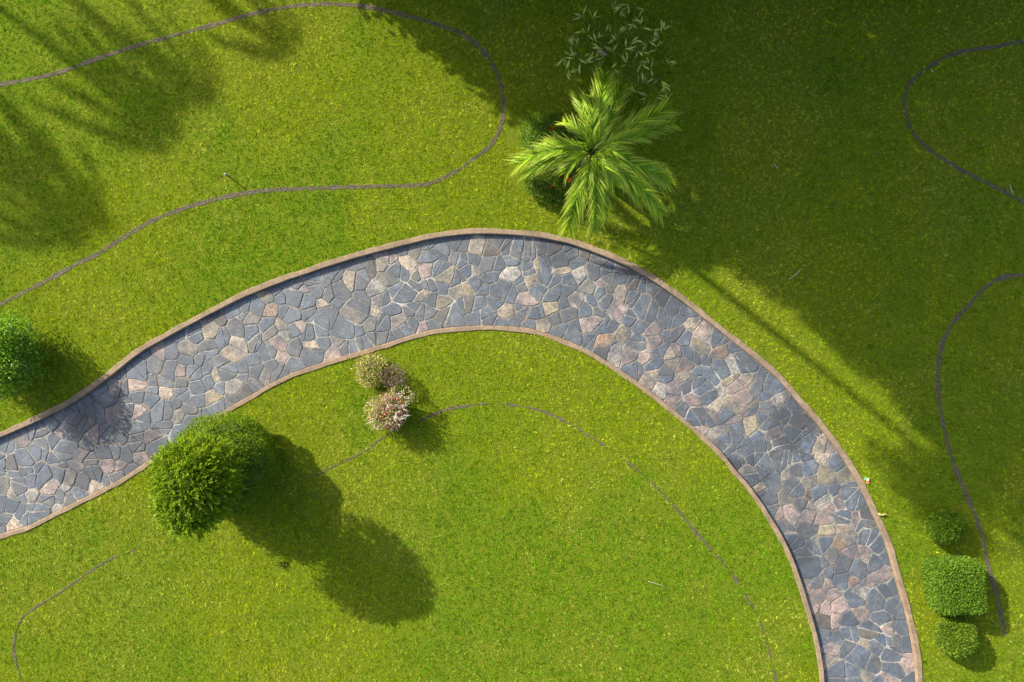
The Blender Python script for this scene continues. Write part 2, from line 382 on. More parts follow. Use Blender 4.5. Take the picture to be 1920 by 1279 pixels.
def stone_material():
    m, t, b = nmat('stone'); p = coords(t); c = col_attr(t)
    oi = N(t, 'ShaderNodeObjectInfo')
    c = mix(t, 1.0, c, ramp(t, noise(t, 7, 6, .65, p), [(.3, (.60, .61, .64)), (.7, (1.38, 1.34, 1.26))]), 'MULTIPLY')
    c = mix(t, ramp(t, noise(t, 16, 7, .78, p), [(.48, (0, 0, 0)), (.57, (.85, .85, .85))]), c, mix(t, .55, c, (.04, .037, .034)))
    c = mix(t, ramp(t, noise(t, 4.2, 8, .8, p), [(.49, (0, 0, 0)), (.64, (.5, .5, .5))]), c, (.155, .153, .145))
    c = mix(t, ramp(t, noise(t, 24, 5, .75, p), [(.54, (0, 0, 0)), (.60, (.7, .7, .7))]), c, (.05, .046, .042))
    c = mix(t, ramp(t, noise(t, 1.3, 8, .78, p), [(.45, (0, 0, 0)), (.60, (.82, .82, .82))]), c, (.052, .060, .070))
    c = dark_patches(t, p, c)
    t.links.new(c, b.inputs['Base Color'])
    t.links.new(ramp(t, noise(t, 6, 4, .6, p), [(.3, (.42,) * 3), (.7, (.75,) * 3)]), b.inputs['Roughness'])
    bump(t, b, noise(t, 26, 8, .7, p), .7, .012); return m
M_STONE = stone_material()
st = stone_polys(); st.sort(key=lambda q: -q[0] * (1 if -10 < S[q[1]][0] < 1930 and S[q[1]][1] < 1290 else .001))
bv, bf, bc = [], [], []
for r_, (ar, i, poly) in enumerate(st):
    v, f, c = stone_geo(poly, seeds[i][2], *S[i])
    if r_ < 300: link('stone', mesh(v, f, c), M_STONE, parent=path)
    else:
        o = len(bv); bv += v; bf += [tuple(q + o for q in x) for x in f]; bc.append(c)
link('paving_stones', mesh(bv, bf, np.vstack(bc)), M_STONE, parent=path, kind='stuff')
print('stones', len(st))

# soil grooves
EL_LINES = []
for lab, hw, P, brk in EDGES:
    L = smooth_line(P, 6); Nn = line_normals(L); n = len(L); s = np.arange(n)
    w = hw * (1.0 if hw > 2.5 else .95) / PPM * (1 + (vnoise(s, s * 0, .55, hw) - .5) * .7)
    gap = vnoise(s, s * 0, .35, hw * 3) * .5 + vnoise(s, s * 0, 1.1, hw * 5) * .5
    w = w * np.clip((gap - brk + .12) / .12, .12, 1) * rng.uniform(.7, 1.25, n)
    EL_LINES.append((L, w))
    wv = w * (1.15 + .5 * (vnoise(s, s * 0, 1.7, 21) - .5))
    v, f = strip(L, Nn, [-wv, -wv * .5, wv * 0, wv * .5, wv], [.004, .007 + .006 * rng.random(n), .004 + .004 * rng.random(n), .007 + .006 * rng.random(n), .004])
    link('soil_groove', mesh(v, [x[::-1] for x in f]), M_SOIL, kind='structure', label=lab)

# ------------------------------------------------------------------ grass blades
def grass():
    nt_ = 330000
    P = np.stack([rng.uniform(-16.2, 16.2, nt_), rng.uniform(-11.6, 11.6, nt_)], 1)
    do, _ = dist_signed(P, LO[(LO[:, 0] > -20) & (LO[:, 1] > -16)]); di, _ = dist_signed(P, LI[(LI[:, 0] > -20) & (LI[:, 1] > -16)])
    nz = (vnoise(P[:, 0], P[:, 1], 9) - .5) * .06 + (vnoise(P[:, 0], P[:, 1], 2.1, 4) - .5) * .06 - .012
    nz = nz - .045 * rng.random(nt_) ** 4
    keep = (do > KW_O - .01 + nz) | (di < -(KW_I - .01 + nz))
    # bare patch beside the low shrubs
    bx, by = g2((975, 285)); keep &= ~((((P[:, 0] - bx) / .38) ** 2 + ((P[:, 1] - by) / 1.0) ** 2 < 1) & (vnoise(P[:, 0], P[:, 1], 4.5, 8) > .5))
    P = P[keep]
    for L, w in EL_LINES:
        lo, hi = L.min(0) - .3, L.max(0) + .3
        m = np.where((P[:, 0] > lo[0]) & (P[:, 0] < hi[0]) & (P[:, 1] > lo[1]) & (P[:, 1] < hi[1]))[0]
        d, ix = dist_signed(P[m], L); ww = np.interp(ix, np.arange(len(w)), w)
        bad = np.abs(d) < ww * (.3 + .95 * rng.random(len(m)))
        k = np.ones(len(P), bool); k[m[bad]] = False; P = P[k]
    NB = 5; n = len(P)
    x, y = P[:, 0], P[:, 1]
    # what grows where: green, yellow-green, straw
    big = vnoise(x, y, .22, 1) * .5 + vnoise(x, y, .55, 2) * .3 + vnoise(x, y, 1.3, 3) * .2
    dry = vnoise(x, y, .4, 14) * .4 + vnoise(x, y, 1.1, 15) * .35 + vnoise(x, y, 3.1, 16) * .25
    med = vnoise(x, y, 6.0, 5) * .5 + vnoise(x, y, 13.0, 6) * .5
    tuft = rng.random(n)
    green = np.array((.108, .222, .006)); lime = np.array((.222, .288, .006)); straw = np.array((.41, .37, .070)); deep = np.array((.060, .155, .006))
    a = np.clip((big - .40) / .20, 0, 1)[:, None]
    c = green * (1 - a) + lime * a
    sdeep = (np.clip((med - .55) / .2, 0, 1) * .55)[:, None]; c = c * (1 - sdeep) + deep * sdeep
    ps = np.clip((dry - .46) / .22, 0, 1) * .50 + .03
    isdry = (rng.random(n) < ps)[:, None]
    c = np.where(isdry, c * .5 + straw * .5, c)
    fine = vnoise(x, y, 21.0, 7) * .5 + vnoise(x, y, 43.0, 8) * .5
    c = c * ((.55 + .9 * tuft) * np.clip(.38 + 1.28 * fine, .45, 1.65))[:, None]
    hh_ = np.clip(.45 + 1.15 * fine, .5, 1.5)
    hs = (.024 + .022 * rng.random(n)) * (1 + .25 * (med - .5)) * hh_
    base = np.repeat(np.c_[P, np.zeros(n)], NB, 0); base[:, :2] += rng.normal(0, .014, (n * NB, 2))
    cc = np.repeat(c, NB, 0) * (.8 + .4 * rng.random((n * NB, 1)))
    az = rng.uniform(0, 2 * np.pi, n * NB); tilt = rng.uniform(.6, 1.4, n * NB); ln = np.repeat(hs, NB) * rng.uniform(.8, 1.7, n * NB)
    d = np.stack([np.cos(az) * np.sin(tilt), np.sin(az) * np.sin(tilt), np.cos(tilt)], 1)
    sd = np.stack([-np.sin(az), np.cos(az), np.zeros_like(az)], 1); wd = rng.uniform(.007, .014, n * NB)[:, None]
    v = np.stack([base - sd * wd * .5, base + sd * wd * .5, base + d * ln[:, None]], 1).reshape(-1, 3)
    me = fast_mesh(v, 3, cc)
    link('grass', me, leaf_material('grass_blade', .85, .45, (1.2, 1.15, .2), .04), kind='stuff', label='short coarse lawn grass covering both sides of the stone path', cat='grass')
    print('grass blades', n * NB)
grass()

# ------------------------------------------------------------------ crowns of leaves
def leafcols(n, c, jit=.25, c2=None, p2=0.3):
    k = np.tile(np.array(c), (n, 1))
    if c2 is not None: m = rng.random(n) < p2; k[m] = c2
    return k * rng.uniform(1 - jit, 1 + jit, (n, 1))
def sph(n): return unit(rng.normal(size=(n, 3)))
def tube_geo(pts, radii, sides=7):
    v, f = [], []; pts = [Vector(p) for p in pts]
    for i, p in enumerate(pts):
        t = (pts[min(i + 1, len(pts) - 1)] - pts[max(i - 1, 0)]).normalized(); a = t.orthogonal().normalized(); b = t.cross(a)
        for s in range(sides):
            an = 2 * math.pi * s / sides; v.append(p + (a * math.cos(an) + b * math.sin(an)) * radii[i])
    for i in range(len(pts) - 1):
        for s in range(sides):
            f.append((i * sides + s, i * sides + (s + 1) % sides, (i + 1) * sides + (s + 1) % sides, (i + 1) * sides + s))
    f.append(tuple(range(sides))[::-1]); f.append(tuple((len(pts) - 1) * sides + s for s in range(sides)))
    return v, f
def tubes(list_of):  # joins several (pts, radii)
    V, F = [], []
    for p, r in list_of:
        v, f = tube_geo(p, r, 6); o = len(V); V += v; F += [tuple(q + o for q in x) for x in f]
    return mesh(V, F, smooth=True)
def branchy(base, targets, r0):
    L = []; base = Vector(base)
    for t in targets:
        t = Vector(t); m = base.lerp(t, .5) + Vector(rng.normal(0, .05, 3)) * (t - base).length; L.append(([base, m, t], [r0, r0 * .6, r0 * .25]))
    return tubes(L)
def round_crown(c, rad, n, size, col, col2=None, p2=.3, lump=.12, flat=1.0, shaggy=.0, power=.16, tilt=.6):
    """leaves on and just inside a lumpy ellipsoid"""
    d = sph(n); d[:, 2] = np.where(d[:, 2] < -.55, -d[:, 2], d[:, 2])
    lum = 1 + lump * (np.sin(d[:, 0] * 7 + d[:, 1] * 3 + c[0]) * np.cos(d[:, 1] * 8 - d[:, 2] * 5 + c[1]) + .7 * np.sin(d[:, 2] * 13 + d[:, 0] * 11))
    rr = lum * (1 - rng.random(n) ** 2 * power * 2 + shaggy * rng.random(n) ** 4)
    p = np.array(c) + d * np.array(rad) * rr[:, None]
    p[:, 2] = np.maximum(p[:, 2], .03)
    dr = unit(d * tilt + rng.normal(0, .6, (n, 3)))
    return leaves(p, dr, rng.uniform(.7, 1.3, n) * size, rng.uniform(.35, .6, n) * size, leafcols(n, col, .35, col2, p2))
def core(c, rad, col=(.03, .05, .01)):
    import bmesh
    bm = bmesh.new(); bmesh.ops.create_icosphere(bm, subdivisions=3, radius=1)
    for v in bm.verts:
        k = 1 + .05 * math.sin(v.co.x * 9) * math.cos(v.co.y * 8 + v.co.z * 6); v.co = Vector(((v.co.x * rad[0]) * k + c[0], v.co.y * rad[1] * k + c[1], max(.01, v.co.z * rad[2] * k + c[2])))
    me = bpy.data.meshes.new('m'); bm.to_mesh(me); bm.free(); return me
def mk(vc):  # list of (v,c) -> mesh
    return fast_mesh(np.vstack([a for a, b in vc]), 3, np.vstack([b for a, b in vc]))
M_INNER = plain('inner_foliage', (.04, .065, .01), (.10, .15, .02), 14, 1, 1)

def rel(o, me):  # put mesh made in world coordinates under empty at o.location
    me.transform(__import__('mathutils').Matrix.Translation(-o.location)); return me

# big two-tiered conifer
bx, by = g2((437, 866))
t = empty('conifer_shrub', (bx, by, 0), 'large dark green conifer shrub, clipped dome below and shaggy crown above, beside the path', 'shrub')
link('trunk', rel(t, tubes([([(bx, by, -.05), (bx - .05, by + .03, 1.2), (bx, by, 2.6)], [.13, .11, .06])])), M_BARK, t)
g1, g2c = (.115, .195, .008), (.185, .26, .010)
lv = round_crown((bx + .05, by + .03, .68), (1.34, 1.32, .90), 30000, .055, (.105, .19, .008), (.17, .25, .01), .35, .05, power=.09, tilt=.5)
link('lower_crown', rel(t, mk([lv])), M_LEAF, t)
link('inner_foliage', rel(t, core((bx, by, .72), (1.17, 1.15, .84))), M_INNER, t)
def sprays(c, rad, ns, per, ln, col, col2, droop=.5):
    d = sph(ns); d[:, 2] = np.where(d[:, 2] < -.35, -d[:, 2], d[:, 2]); B = []
    start = np.array(c) + d * np.array(rad) * rng.uniform(.55, .98, (ns, 1))
    out = unit(d * np.array([1, 1, .6]) + np.array([0, 0, .25]) + rng.normal(0, .35, (ns, 3)))
    side = unit(np.cross(out, rng.normal(0, 1, (ns, 3)))); L = rng.uniform(.6, 1.25, ns) * ln
    tone = rng.uniform(.65, 1.35, (ns, 1)); pick = rng.random(ns) < .35
    vs, cs = [], []
    for k in range(per):
        tt = (k + .5) / per; sg = 1 if k % 2 else -1
        p = start + out * (L * tt)[:, None] + np.array([0, 0, -1]) * (droop * L * tt * tt)[:, None]
        dr = unit(out * .8 + side * sg * (.9 - .6 * tt) + np.array([0, 0, -droop * tt]) + rng.normal(0, .18, (ns, 3)))
        cc = np.where(pick[:, None], np.array(col2), np.array(col)) * tone * rng.uniform(.8, 1.2, (ns, 1)) * (.85 + .4 * tt)
        v, c_ = leaves(p, dr, L * (.42 - .22 * tt), L * .13 * np.ones(ns), cc); vs.append(v); cs.append(c_)
    return np.vstack(vs), np.vstack(cs)
up = sprays((bx + .13, by + .07, 2.38), (.96, .94, .92), 2800, 14, .19, g1, g2c, .35)
ux, uy = bx - .0, by - .62
up2 = sprays((ux - .05, uy + .05, 2.3), (.74, .62, .62), 760, 14, .25, g1, g2c)
up3 = sprays((bx - .12, by - .12, .95), (1.12, 1.12, .72), 2000, 14, .2, g1, g2c)
link('upper_crown', rel(t, mk([up, up2])), M_LEAF, t)
link('side_sprays', rel(t, mk([up3])), M_LEAF, t)
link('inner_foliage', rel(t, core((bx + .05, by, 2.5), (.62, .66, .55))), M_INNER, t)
link('branch', rel(t, branchy((bx, by, 1.7), [(bx + .75 * math.cos(a), by + .75 * math.sin(a), 2.3 + .5 * random.random()) for a in np.linspace(0, 6, 9)], .035)), M_TWIG, t)

# leafy shrub at the frame's edge
def leafy_shrub(px, py, r, h, name, label, col, col2, size=.09, n=5200, group=None, cat='shrub', mat=None, lobes=5):
    x, y = g2((px, py)); t = empty(name, (x, y, 0), label, cat, group); V = []
    lo = [(0, 0, h * .5, r)] + [(r * .55 * math.cos(a), r * .55 * math.sin(a), h * random.uniform(.4, .62), r * random.uniform(.45, .62)) for a in np.linspace(0, 2 * math.pi, lobes, endpoint=False) + random.random()]
    for (a, b, z, q) in lo:
        m = int(n * q * q / sum(w[3] ** 2 for w in lo)); V.append(round_crown((x + a, y + b, z), (q, q, h * .5), m, size, col, col2, .35, .1, shaggy=.22, power=.2))
    link('crown', rel(t, mk(V)), mat or M_GLOSS, t)
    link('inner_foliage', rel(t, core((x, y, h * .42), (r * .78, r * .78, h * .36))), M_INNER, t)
    link('branch', rel(t, branchy((x, y, 0), [(x + r * .8 * math.cos(a), y + r * .8 * math.sin(a), h * .85) for a in np.linspace(0, 6, 8)], .025)), M_TWIG, t)
    return t
leafy_shrub(36, 664, .98, 1.35, 'leafy_shrub', 'bright green leafy shrub cut off by the edge of the photo above the path', (.095, .21, .012), (.18, .32, .02), .085, 9000)

# three clipped hedges
def clipped(px, py, hx, hy, h, rot, name, label, box, col, col2, n):
    x, y = g2((px, py)); t = empty(name, (x, y, 0), label, 'hedge', 'clipped hedges in a row between the kerb and the soil groove')
    if box:
        f = rng.integers(0, 5, n * 2); a = rng.uniform(-1, 1, (n * 2, 3)); a[:, 2] = a[:, 2] * .5 + .5
        p = a.copy(); nn = np.zeros_like(p)
        # top gets more leaves
        f = np.where(rng.random(n * 2) < .3, 4, f)
        for k, (ax, s) in enumerate(((0, 1), (0, -1), (1, 1), (1, -1), (2, 1))):
            m = f == k; p[m, ax] = s; nn[m, ax] = s
        r = np.maximum(np.abs(p[:, 0]), np.abs(p[:, 1]))
        e = (np.abs(p[:, 0]) ** 10 + np.abs(p[:, 1]) ** 10 + np.abs(np.maximum(p[:, 2], 0)) ** 10) ** (1 / 10); p = p / np.maximum(e, 1)[:, None]
        p *= (1 - .09 * rng.random((len(p), 1)) ** 2 + .035 * rng.normal(size=(len(p), 1))); p[:, 2] = np.maximum(p[:, 2], .02)
        p = p * np.array([hx * (1 + 0), hy, h])
    else:
        nn = sph(n * 2); nn[:, 2] = np.where(nn[:, 2] < -.3, -nn[:, 2], nn[:, 2]); p = nn * (1 - .12 * rng.random((len(nn), 1)) ** 2 + .03 * rng.normal(size=(len(nn), 1))) * np.array([hx, hy, h * .55]) + np.array([0, 0, h * .45]); p[:, 2] = np.maximum(p[:, 2], .02)
    cs, sn = math.cos(rot), math.sin(rot); q = p.copy(); q[:, 0] = p[:, 0] * cs - p[:, 1] * sn; q[:, 1] = p[:, 0] * sn + p[:, 1] * cs
    m2 = nn.copy(); m2[:, 0] = nn[:, 0] * cs - nn[:, 1] * sn; m2[:, 1] = nn[:, 0] * sn + nn[:, 1] * cs
    v, c = leaves(q, m2 * .7 + rng.normal(0, .6, q.shape), rng.uniform(.04, .08, len(q)), rng.uniform(.022, .038, len(q)), leafcols(len(q), col, .4, col2, .35))
    link('foliage', fast_mesh(v, 3, c), M_LEAF, t)
    if box:
        a_, b_, c_ = hx * .84, hy * .84, h * .84
        vs = [(i * a_ * cs - j * b_ * sn, i * a_ * sn + j * b_ * cs, k) for k in (0, c_) for i, j in ((-1, -1), (1, -1), (1, 1), (-1, 1))]
        me = mesh(vs, [(3, 2, 1, 0), (4, 5, 6, 7), (0, 1, 5, 4), (1, 2, 6, 5), (2, 3, 7, 6), (3, 0, 4, 7)])
    else: me = core((0, 0, h * .45), (hx * .88, hy * .88, h * .48))
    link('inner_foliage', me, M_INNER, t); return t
clipped(1759, 982, .44, .40, .6, .2, 'clipped_hedge', 'small rounded clipped hedge standing in shade above the square one', False, (.075, .150, .010), (.12, .20, .012), 5200)
clipped(1773, 1087, .56, .62, .75, .07, 'clipped_hedge', 'square clipped hedge, the largest of the three by the kerb', True, (.080, .165, .012), (.125, .21, .016), 18000)
clipped(1778, 1184, .50, .48, .68, -.1, 'clipped_hedge', 'rounded yellowish clipped hedge below the square one', False, (.085, .165, .012), (.16, .21, .014), 6500)

# flowering shrubs by the kerb
PKT = (.30, .20, .13); BRN = (.20, .14, .09)
a1 = leafy_shrub(701, 693, .42, .55, 'flowering_shrub', 'brownish yellow-green flowering shrub touching the kerb above the pink one', (.24, .29, .03), (.48, .34, .22), .05, 3000, 'flowering shrubs on the lawn by the inner kerb', mat=M_PETAL)
x, y = g2((741, 704)); V = [round_crown((x, y, .3), (.30, .27, .24), 900, .045, BRN, (.30, .24, .19), .4, .1, shaggy=.3)]
link('crown', rel(a1, mk(V)), M_PETAL, a1, label='dry brown tuft of the shrub')
a2 = leafy_shrub(728, 768, .46, .68, 'flowering_shrub', 'pink flowering shrub with bare grey twigs, on the lower side of the pair', (.21, .27, .03), (.46, .29, .22), .05, 3600, 'flowering shrubs on the lawn by the inner kerb', mat=M_PETAL)
x, y = g2((740, 768)); d = sph(420); d[:, 2] = abs(d[:, 2]); p = np.array((x, y, .38)) + d * np.array((.36, .46, .36))
link('blossom', rel(a2, leaf_mesh(p, d + rng.normal(0, .5, d.shape), rng.uniform(.035, .06, 420), rng.uniform(.03, .05, 420), leafcols(420, (.55, .15, .15), .3, (.5, .30, .2), .5))), M_PETAL, a2)
x, y = g2((757, 738)); V = [round_crown((x, y, .42), (.34, .24, .26), 520, .05, (.22, .25, .04), (.42, .36, .2), .5, .1, shaggy=.4)]
link('crown', rel(a2, mk(V)), M_PETAL, a2, label='sparse yellowish tuft among the bare twigs')
L = []
for k in range(46):
    a = random.uniform(0, 6.28); r = random.uniform(.2, .48); c0 = g2((750, 752)) if k % 2 else g2((730, 775)); z = .5 + .35 * random.random()
    e = Vector((c0[0] + r * math.cos(a), c0[1] + r * math.sin(a), z)); b0 = Vector((c0[0], c0[1], .15)); m = b0.lerp(e, .6) + Vector(rng.normal(0, .04, 3))
    L.append(([b0, m, e], [.012, .009, .005]))
    for _ in range(3): L.append(([m.lerp(e, random.uniform(.2, 1)), e + Vector(rng.normal(0, .09, 3))], [.007, .004]))
link('twig', rel(a2, tubes(L)), M_TWIG, a2)

# low shrubs under the palm
def low_shrub(px, py, rx, ry, h, label, col, col2):
    x, y = g2((px, py)); t = empty('low_shrub', (x, y, 0), label, 'shrub', 'low round shrubs under the palm')
    link('foliage', rel(t, mk([round_crown((x, y, h * .45), (rx, ry, h * .55), 9000, .05, col, col2, .4, .06, power=.15, tilt=.8)])), M_GLOSS, t)
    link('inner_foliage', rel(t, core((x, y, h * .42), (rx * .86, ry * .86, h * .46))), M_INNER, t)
    return t
s1 = low_shrub(1028, 262, .76, .68, .5, 'low round green shrub under the palm, above its left frond', (.095, .20, .010), (.16, .26, .012))
s2 = low_shrub(1034, 340, .74, .62, .5, 'low round dark shrub under the palm, below its left frond', (.075, .155, .010), (.17, .22, .014))
def blooms(t, spots):
    for px, py, z in spots:
        x, y, _ = G(px, py, z); d = sph(26); d[:, 2] = abs(d[:, 2]) * .5
        link('flower', rel(t, leaf_mesh(np.array((x, y, z)) + d * .02, d, rng.uniform(.025, .04, 26), rng.uniform(.015, .025, 26), leafcols(26, (.62, .06, .02), .25))), M_PETAL, t)
blooms(s1, [(1033, 242, .5), (1029, 257, .5), (1036, 240, .5)]); blooms(s2, [(1063, 332, .5), (1060, 324, .5), (1032, 350, .5), (1068, 338, .48)])

# ------------------------------------------------------------------ palms
def frond_mesh(A, B, C, nl, llen, w0, wl, col, col2, fwd=.95, droop=.35, tipcol=None):
    """rachis is the quadratic curve A,B,C (world); leaflets on both sides. returns leaflet mesh and stalk mesh"""
    A, B, C = map(np.array, (A, B, C)); L = np.linalg.norm(B - A) + np.linalg.norm(C - B)
    ts = np.repeat(np.linspace(.03, 1, nl), 2) + rng.normal(0, .006, nl * 2); ts = np.clip(ts, .05, 1)
    sg = np.tile([1, -1], nl).astype(float)
    P = ((1 - ts) ** 2)[:, None] * A + (2 * ts * (1 - ts))[:, None] * B + (ts ** 2)[:, None] * C
    D = unit((2 * (1 - ts))[:, None] * (B - A) + (2 * ts)[:, None] * (C - B))
    side = unit(np.cross(D, np.array([0, 0, 1.0]))) * sg[:, None]
    up = np.array([0, 0, 1.0])
    el = rng.normal(.2, .5, len(ts))[:, None]                      # plumose: leaflets stand at all angles
    f = (fwd + .9 * ts + rng.normal(0, .16, len(ts)))[:, None]
    d0 = unit(side * 1.0 + D * f * 1.5 + up * el)
    prof = np.interp(ts, [0, .15, .5, .8, 1], [.45, .8, 1, .95, .7])[:, None] * rng.uniform(.6, 1.15, (len(ts), 1))
    ll = llen * np.maximum(prof, .35)
    dr = droop * rng.uniform(.5, 1.5, (len(ts), 1))
    n = len(ts); segs = 4; verts = []
    wdir = unit(np.cross(d0, up * .8 + rng.normal(0, .35, (n, 3))))
    tone = rng.uniform(.4, 1.45, (n, 1)); pk = (rng.random(n) < .35)[:, None]
    base = np.where(pk, np.array(col2), np.array(col)) * tone
    rows = []
    for k in range(segs + 1):
        q = k / segs; p = P + d0 * ll * q + np.array([0, 0, -1.0]) * dr * ll * q * q + D * ll * .12 * q * q
        ww = wl * (1 - q) ** .6 * (.55 + 1.6 * q * (1 - q)); rows.append((p - wdir * ww / 2, p + wdir * ww / 2, q))
    fv, fc = [], []
    for k in range(segs):
        a, b, q0 = rows[k]; c, d, q1 = rows[k + 1]
        fv.append(np.stack([a, b, d, c], 1)); cc = base * (1 + .0 * q0)
        if tipcol is not None: cc = cc * (1 - .55 * q1 ** 2) + np.array(tipcol) * .55 * q1 ** 2
        fc.append(cc)
    v = np.stack(fv, 1).reshape(-1, 3); c = np.stack(fc, 1).reshape(-1, 3)
    me = fast_mesh(v, 4, c)
    tt = np.linspace(0, 1, 9); R_ = [(1 - q) ** 2 * A + 2 * q * (1 - q) * B + q * q * C for q in tt]
    sv, sf = tube_geo([tuple(r) for r in R_], [w0 * (1 - .8 * q) for q in tt], 5)
    return me, mesh(sv, sf, np.tile((.16, .22, .04), (len(sv), 1)), smooth=True)

hub = np.array(G(1108, 288, 1.25)); ZB = 1.25
pt = empty('palm_tree', (hub[0], hub[1], 0), 'young sunlit palm with long feathery fronds between the upper lawn loop and the path bend', 'palm tree')
bo = Vector((hub[0], hub[1], 0))
sv, sf = tube_geo([(hub[0], hub[1], -.05), (hub[0] + .02, hub[1], .3), (hub[0], hub[1], .8), (hub[0], hub[1], 1.2)], [.17, .14, .11, .07], 10)
link('trunk', rel(pt, mesh(sv, sf, smooth=True)), M_BARK, pt)
PC, PC2, TIP = (.17, .33, .006), (.30, .46, .010), (.55, .58, .10)
FR = [  # tip px, py, tip z, mid z, leaflets, leaflet length
 ((1131, 148), 1.10, 1.95, 90, .76), ((1164, 168), .95, 1.85, 80, .70), ((1104, 186), 1.3, 2.0, 56, .56),
 ((1246, 208), 1.05, 2.0, 90, .78), ((1254, 236), .65, 1.65, 70, .64), ((1204, 258), 1.5, 2.1, 60, .54),
 ((1243, 336), 1.15, 1.95, 90, .66), ((1232, 392), .85, 1.8, 88, .66), ((1182, 352), 1.3, 1.9, 46, .48),
 ((1114, 424), .85, 1.8, 84, .62), ((1068, 418), .75, 1.75, 88, .68), ((1092, 368), 1.3, 1.9, 46, .46), ((1136, 404), .8, 1.75, 50, .42),
 ((982, 304), 1.0, 1.9, 92, .70), ((992, 320), .8, 1.7, 70, .58), ((1030, 266), 1.3, 1.9, 46, .50), ((1060, 232), 1.4, 2.0, 40, .46),
 ((1146, 224), 1.55, 2.1, 44, .46), ((1176, 300), 1.55, 2.1, 44, .46), ((1150, 344), 1.5, 2.0, 44, .44), ((1062, 322), 1.5, 2.05, 44, .46), ((1196, 372), 1.0, 1.85, 60, .52), ((1080, 180), 1.2, 1.9, 46, .44)]
for (tx, ty), tz, mz, nl, ll in FR:
    C_ = np.array(G(1108 + (tx - 1108) * 1.06, 288 + (ty - 288) * 1.06, tz)); A_ = hub + np.array([0, 0, .0]) + (C_ - hub) * .03
    B_ = A_ * .52 + C_ * .48; B_ = np.array([B_[0], B_[1], mz + .25]) + np.r_[rng.normal(0, .05, 2), 0]
    lm, sm = frond_mesh(A_, B_, C_, nl, ll, .018, .027, PC, PC2, tipcol=TIP)
    fr = link('frond', rel(pt, lm), M_GLOSS, pt); link('stalk', rel(pt, sm), M_LEAF, fr)
sv, sf = tube_geo([tuple(hub), tuple(hub + np.array([.12, .08, .45])), tuple(hub + np.array([.32, .2, .95]))], [.03, .022, .004], 6)
link('spear_leaf', rel(pt, mesh(sv, sf, np.tile((.22, .27, .10), (len(sv), 1)), smooth=True)), M_LEAF, pt)

def far_palm(sx, sy, h, cr, label, nf=11, trunk=.11, bend=0):
    """palm standing outside the photograph whose crown throws its shade round photo pixel (sx,sy)"""
    s = g2((sx, sy)); x = s[0] - UX * h * COT; y = s[1] - UY * h * COT
    t = empty('palm_tree', (x, y, 0), label, 'palm tree', 'tall palms beyond the upper edge of the lawn')
    zz = np.linspace(0, h, 25); off = bend * np.clip((h * .62 - zz) / (h * .17), 0, 1); off = off * off * (3 - 2 * np.minimum(off / (bend or 1), 1)) / (bend or 1) if bend else off
    sv, sf = tube_geo([(.62 * o_, .78 * o_, z_ - (.1 if z_ == 0 else 0)) for o_, z_ in zip(off, zz)], [trunk * (1.2 - .45 * z_ / h) for z_ in zz], 10)
    link('trunk', mesh(sv, sf, smooth=True), M_BARK, t); a0 = random.random() * 6
    for k in range(nf):
        a = a0 + k * 2.399; e = random.uniform(.55, 1.0)
        C_ = (cr * e * math.cos(a), cr * e * math.sin(a), h - cr * random.uniform(.1, .6)); B_ = (C_[0] * .5, C_[1] * .5, h + cr * .45)
        lm, sm = frond_mesh((0, 0, h), B_, C_, 34, cr * .34, .03, .07, PC, PC2)
        fr = link('frond', lm, M_GLOSS, t); link('stalk', sm, M_LEAF, fr)
far_palm(1800, 900, 14.5, 1.3, 'tallest thin palm outside the photo, its trunk shadow crossing the lawn above the path', 9, .11, .37)
far_palm(240, 205, 13, 1.7, 'palm outside the photo shading the lawn under the top groove', 14)
far_palm(330, 150, 14, 1.5, 'palm outside the photo beside the one shading the top groove', 11, .16)
far_palm(105, 385, 14, 1.9, 'palm outside the photo shading the lawn near its upper edge groove bend', 15, .12)
far_palm(40, 300, 13, 1.3, 'smaller palm outside the photo next to the shading ones', 9, .1)
far_palm(500, 62, 12, 1.2, 'palm outside the photo nearest the tall dense trees', 8, .1)

# ------------------------------------------------------------------ dense trees out of view, added, with crowns cut to shape the upper-right shade
SH = np.array([(600, -260), (655, -20), (725, 22), (812, 90), (905, 165), (950, 205), (990, 214), (1062, 250), (1105, 330), (1118, 415), (1150, 452), (1205, 478), (1262, 486), (1272, 458), (1400, 512), (1500, 584), (1600, 668), (1690, 752), (1755, 826), (1775, 868), (1700, 850), (1640, 838), (1632, 858), (1690, 915),
               (1740, 1005), (1800, 1040), (1862, 1060), (1920, 1075), (2300, 1180), (2300, -260)], float)
def inpoly(x, y, P):
    r = np.zeros(len(x), bool); j = len(P) - 1
    for i in range(len(P)):
        c = ((P[i, 1] > y) != (P[j, 1] > y)) & (x < (P[j, 0] - P[i, 0]) * (y - P[i, 1]) / (P[j, 1] - P[i, 1] + 1e-9) + P[i, 0]); r ^= c; j = i
    return r
n = 110000
Q = np.stack([rng.uniform(-9.5, 16, n), rng.uniform(10.5, 14.5, n), rng.uniform(.4, 14.2, n)], 1)
TX = np.array([-6.5, -2.0, 2.6, 7.2, 11.8]); TH = np.array([13.8, 14.2, 13.6, 13.9, 12.8])
gx = (Q[:, 0] + UX * Q[:, 2] * COT) * PPM + 960; gy = 639.5 - (Q[:, 1] + UY * Q[:, 2] * COT) * PPM
jx, jy = rng.normal(0, 9, n), rng.normal(0, 9, n)
ok = inpoly(gx + jx, gy + jy, SH)  # keep only leaves whose shadow lands inside the wanted shade outline
ok &= ~(((gx - 1216) / 100) ** 2 + ((gy - 386) / 90) ** 2 < 1 + rng.normal(0, .1, n))      # the opening that lets the sun reach the palm
near = np.abs(Q[:, :1] - TX[None]).argmin(1); Q, near = Q[ok], near[ok]
